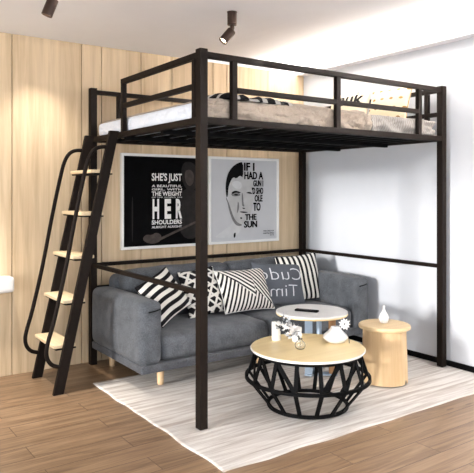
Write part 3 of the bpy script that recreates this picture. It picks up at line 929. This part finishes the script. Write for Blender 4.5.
obj('case', soft_box((-.078, -.021, 0), (.078, .021, .013), .004, n=8), M['ink'], ph, smooth=True)
bm = bmesh.new()
for i in range(7):
    for j in (-1, 1): bx(bm, (-.05 + i * .013, j * .007 - .003, .0128), (-.043 + i * .013, j * .007 + .003, .0142))
obj('buttons', bm, M['faced'], ph)

# ---------------------------------------------------------------- stool
sl = thing('stool', 'light wood drum stool with overhanging round top near the right wall', 'stool', (1.402, .030, 0))
sl.scale = (1, 1, 1.035)
bm = bmesh.new(); n = 72; rings = []
prof = [(.146, RZ), (.146, .02), (.143, .12), (.139, .24), (.136, .334)]
for r_, z_ in prof:
    ring = []
    for k in range(n):
        a = 2 * PI * k / n
        rr = r_ * (1 + .006 * math.cos(a * 12))
        zz = z_
        da = (a - (front + 1.05)) % (2 * PI)
        if z_ < .03:
            # small arched notch at the foot
            if min(da, 2 * PI - da) < .10: zz = z_ + .03
        ring.append(bm.verts.new((rr * math.cos(a), rr * math.sin(a), zz)))
    rings.append(ring)
for i in range(len(rings) - 1):
    for k in range(n): bm.faces.new((rings[i][k], rings[i][(k + 1) % n], rings[i + 1][(k + 1) % n], rings[i + 1][k]))
bm.faces.new(rings[-1]); bm.faces.new(rings[0])
obj('body', bm, M['stoolw'], sl, smooth=False)
obj('seat', lathe([(.153, .334), (.162, .338), (.164, .347), (.162, .356), (.155, .360)], 80), M['stooltop'], sl)
sv = thing('swirl_vase', 'small white spiral fluted vase with a thin neck, on the wooden stool', 'vase', (1.413, .044, .3728))
obj('body', lathe([(.014, 0), (.022, .006), (.029, .024), (.028, .042), (.019, .062), (.009, .078), (.006, .098), (.008, .112), (.004, .112)], 60, lobes=6, lob=.16, twist=60), M['ceramic'], sv, smooth=True)

# ---------------------------------------------------------------- spotlights
def spotlight(cx, cy, label, aim, group='bronze ceiling spotlights'):
    t = thing('ceiling_spotlight', label, 'spotlight', (cx, cy, CZ), group=group)
    obj('mount', lathe([(.026, -.078), (.0275, -.075), (.0275, -.004), (.030, -.003), (.030, 0)], 32), M['spotm'], t, smooth=False)
    obj('knuckle', tube([(0, 0, -.076), (.003, 0, -.10), tuple(Vector((0, 0, -.106)) + Vector(aim) * .02)], .013, 16, smooth_iter=1), M['spotm'], t, smooth=True)
    a = Vector(aim).normalized(); c = Vector((0, 0, -.108)) + a * .002
    bm = lathe([(.016, -.004), (.025, 0), (.027, .004), (.027, .088), (.023, .088), (.021, .075)], 32)
    q = Vector((0, 0, 1)).rotation_difference(a).to_matrix().to_4x4(); q.translation = c
    bm.transform(q); h = obj('barrel', bm, M['spotm'], t)
    bm = lathe([(.0208, 0), (.0208, .004)], 24); q2 = q.copy(); q2.translation = c + a * .074
    bm.transform(q2); obj('lens', bm, M['bulb'], h)
    return Vector((cx, cy, CZ)) + c + a * .10, a
L1, A1 = spotlight(.405, .304, 'bronze tilted ceiling spotlight above the near bed post', (-.52, .10, -.62))
L2, A2 = spotlight(-.644, .317, 'bronze ceiling spotlight at the top left, cut by the picture edge', (-.22, .10, -.62))

# white rounded ledge on the panelled wall at the left edge
lg = obj('wall_ledge', soft_box((-1.35, 1.43, .565), (-.528, BY - .001, .668), .022, (0, 0, .004), 14, .001), M['white'], smooth=True)
lg.data.materials[0] = M['marble']
tag(lg, 'white rounded ledge fixed to the wood wall at the left picture edge', 'shelf')

# ---------------------------------------------------------------- lights
def area(name, loc, rot, sx, sy, power, col=(1, 1, 1), spread=None):
    l = bpy.data.lights.new(name, 'AREA'); l.shape = 'RECTANGLE'; l.size = sx; l.size_y = sy; l.energy = power; l.color = col
    if spread: l.spread = spread
    o = bpy.data.objects.new(name, l); COL.objects.link(o); o.location = loc; o.rotation_euler = rot
    return o
area('window_daylight_left', (LX - .1, -.9, 1.15), (0, -PI / 2 - .2, 0), 1.7, 2.7, 88, (.94, .97, 1))
area('window_fill_front', (-.65, FY - .1, 1.2), (PI / 2 + .35, 0, 0), 4.2, 1.9, 78, (.93, .97, 1))  # added fill light in the front opening, tilted up to brighten the ceiling
sun = bpy.data.lights.new('sunlight', 'SUN'); sun.energy = 3.0; sun.angle = math.radians(6); sun.color = (1, .97, .93)
so = bpy.data.objects.new('sunlight', sun); COL.objects.link(so)
so.rotation_euler = Vector((1, .17, -.12)).to_track_quat('-Z', 'Y').to_euler()
area('cove_led', (RX - .045, -1.4, 2.312), (PI, math.radians(-35), 0), .03, 5.6, 400, (1, .93, .84))
def spot(name, loc, target, power, deg, blend, col=(1, .92, .82), r=.03):
    l = bpy.data.lights.new(name, 'SPOT'); l.energy = power; l.spot_size = math.radians(deg); l.spot_blend = blend; l.color = col; l.shadow_soft_size = r
    o = bpy.data.objects.new(name, l); COL.objects.link(o); o.location = loc
    o.rotation_euler = (Vector(target) - Vector(loc)).to_track_quat('-Z', 'Y').to_euler()
spot('spotlight_beam', (-.36, 1.10, 2.25), (-.38, 1.60, .55), 26, 80, .9)
spot('spotlight_beam', (-.36, 1.27, 2.25), (-.37, 1.55, 1.0), 7, 58, .35)
spot('spotlight_beam', (.75, 1.32, 2.25), (.75, 1.50, .6), 5, 75, .7)
spot('spotlight_beam', (-.85, .95, 2.22), (-.72, 1.1, 0), 150, 56, .9)

w = bpy.data.worlds.new('world'); scene.world = w; w.use_nodes = True
bg = w.node_tree.nodes['Background']; bg.inputs['Color'].default_value = (.85, .92, 1, 1); bg.inputs['Strength'].default_value = 1.0

# ---------------------------------------------------------------- camera
cam = bpy.data.cameras.new('camera'); co = bpy.data.objects.new('camera', cam); COL.objects.link(co)
co.location = (-1.6265, -2.6531, 1.2195); co.rotation_euler = (PI / 2, 0, -.61)
cam.sensor_width = 36; cam.sensor_fit = 'HORIZONTAL'; cam.lens = 36 * 613.6 / 474; cam.shift_y = -44.84 / 474
cam.clip_start = .05
scene.camera = co
vs = scene.view_settings
vs.view_transform = 'Standard'; vs.look = 'None'; vs.gamma = 1; vs.use_curve_mapping = False; vs.exposure = .1
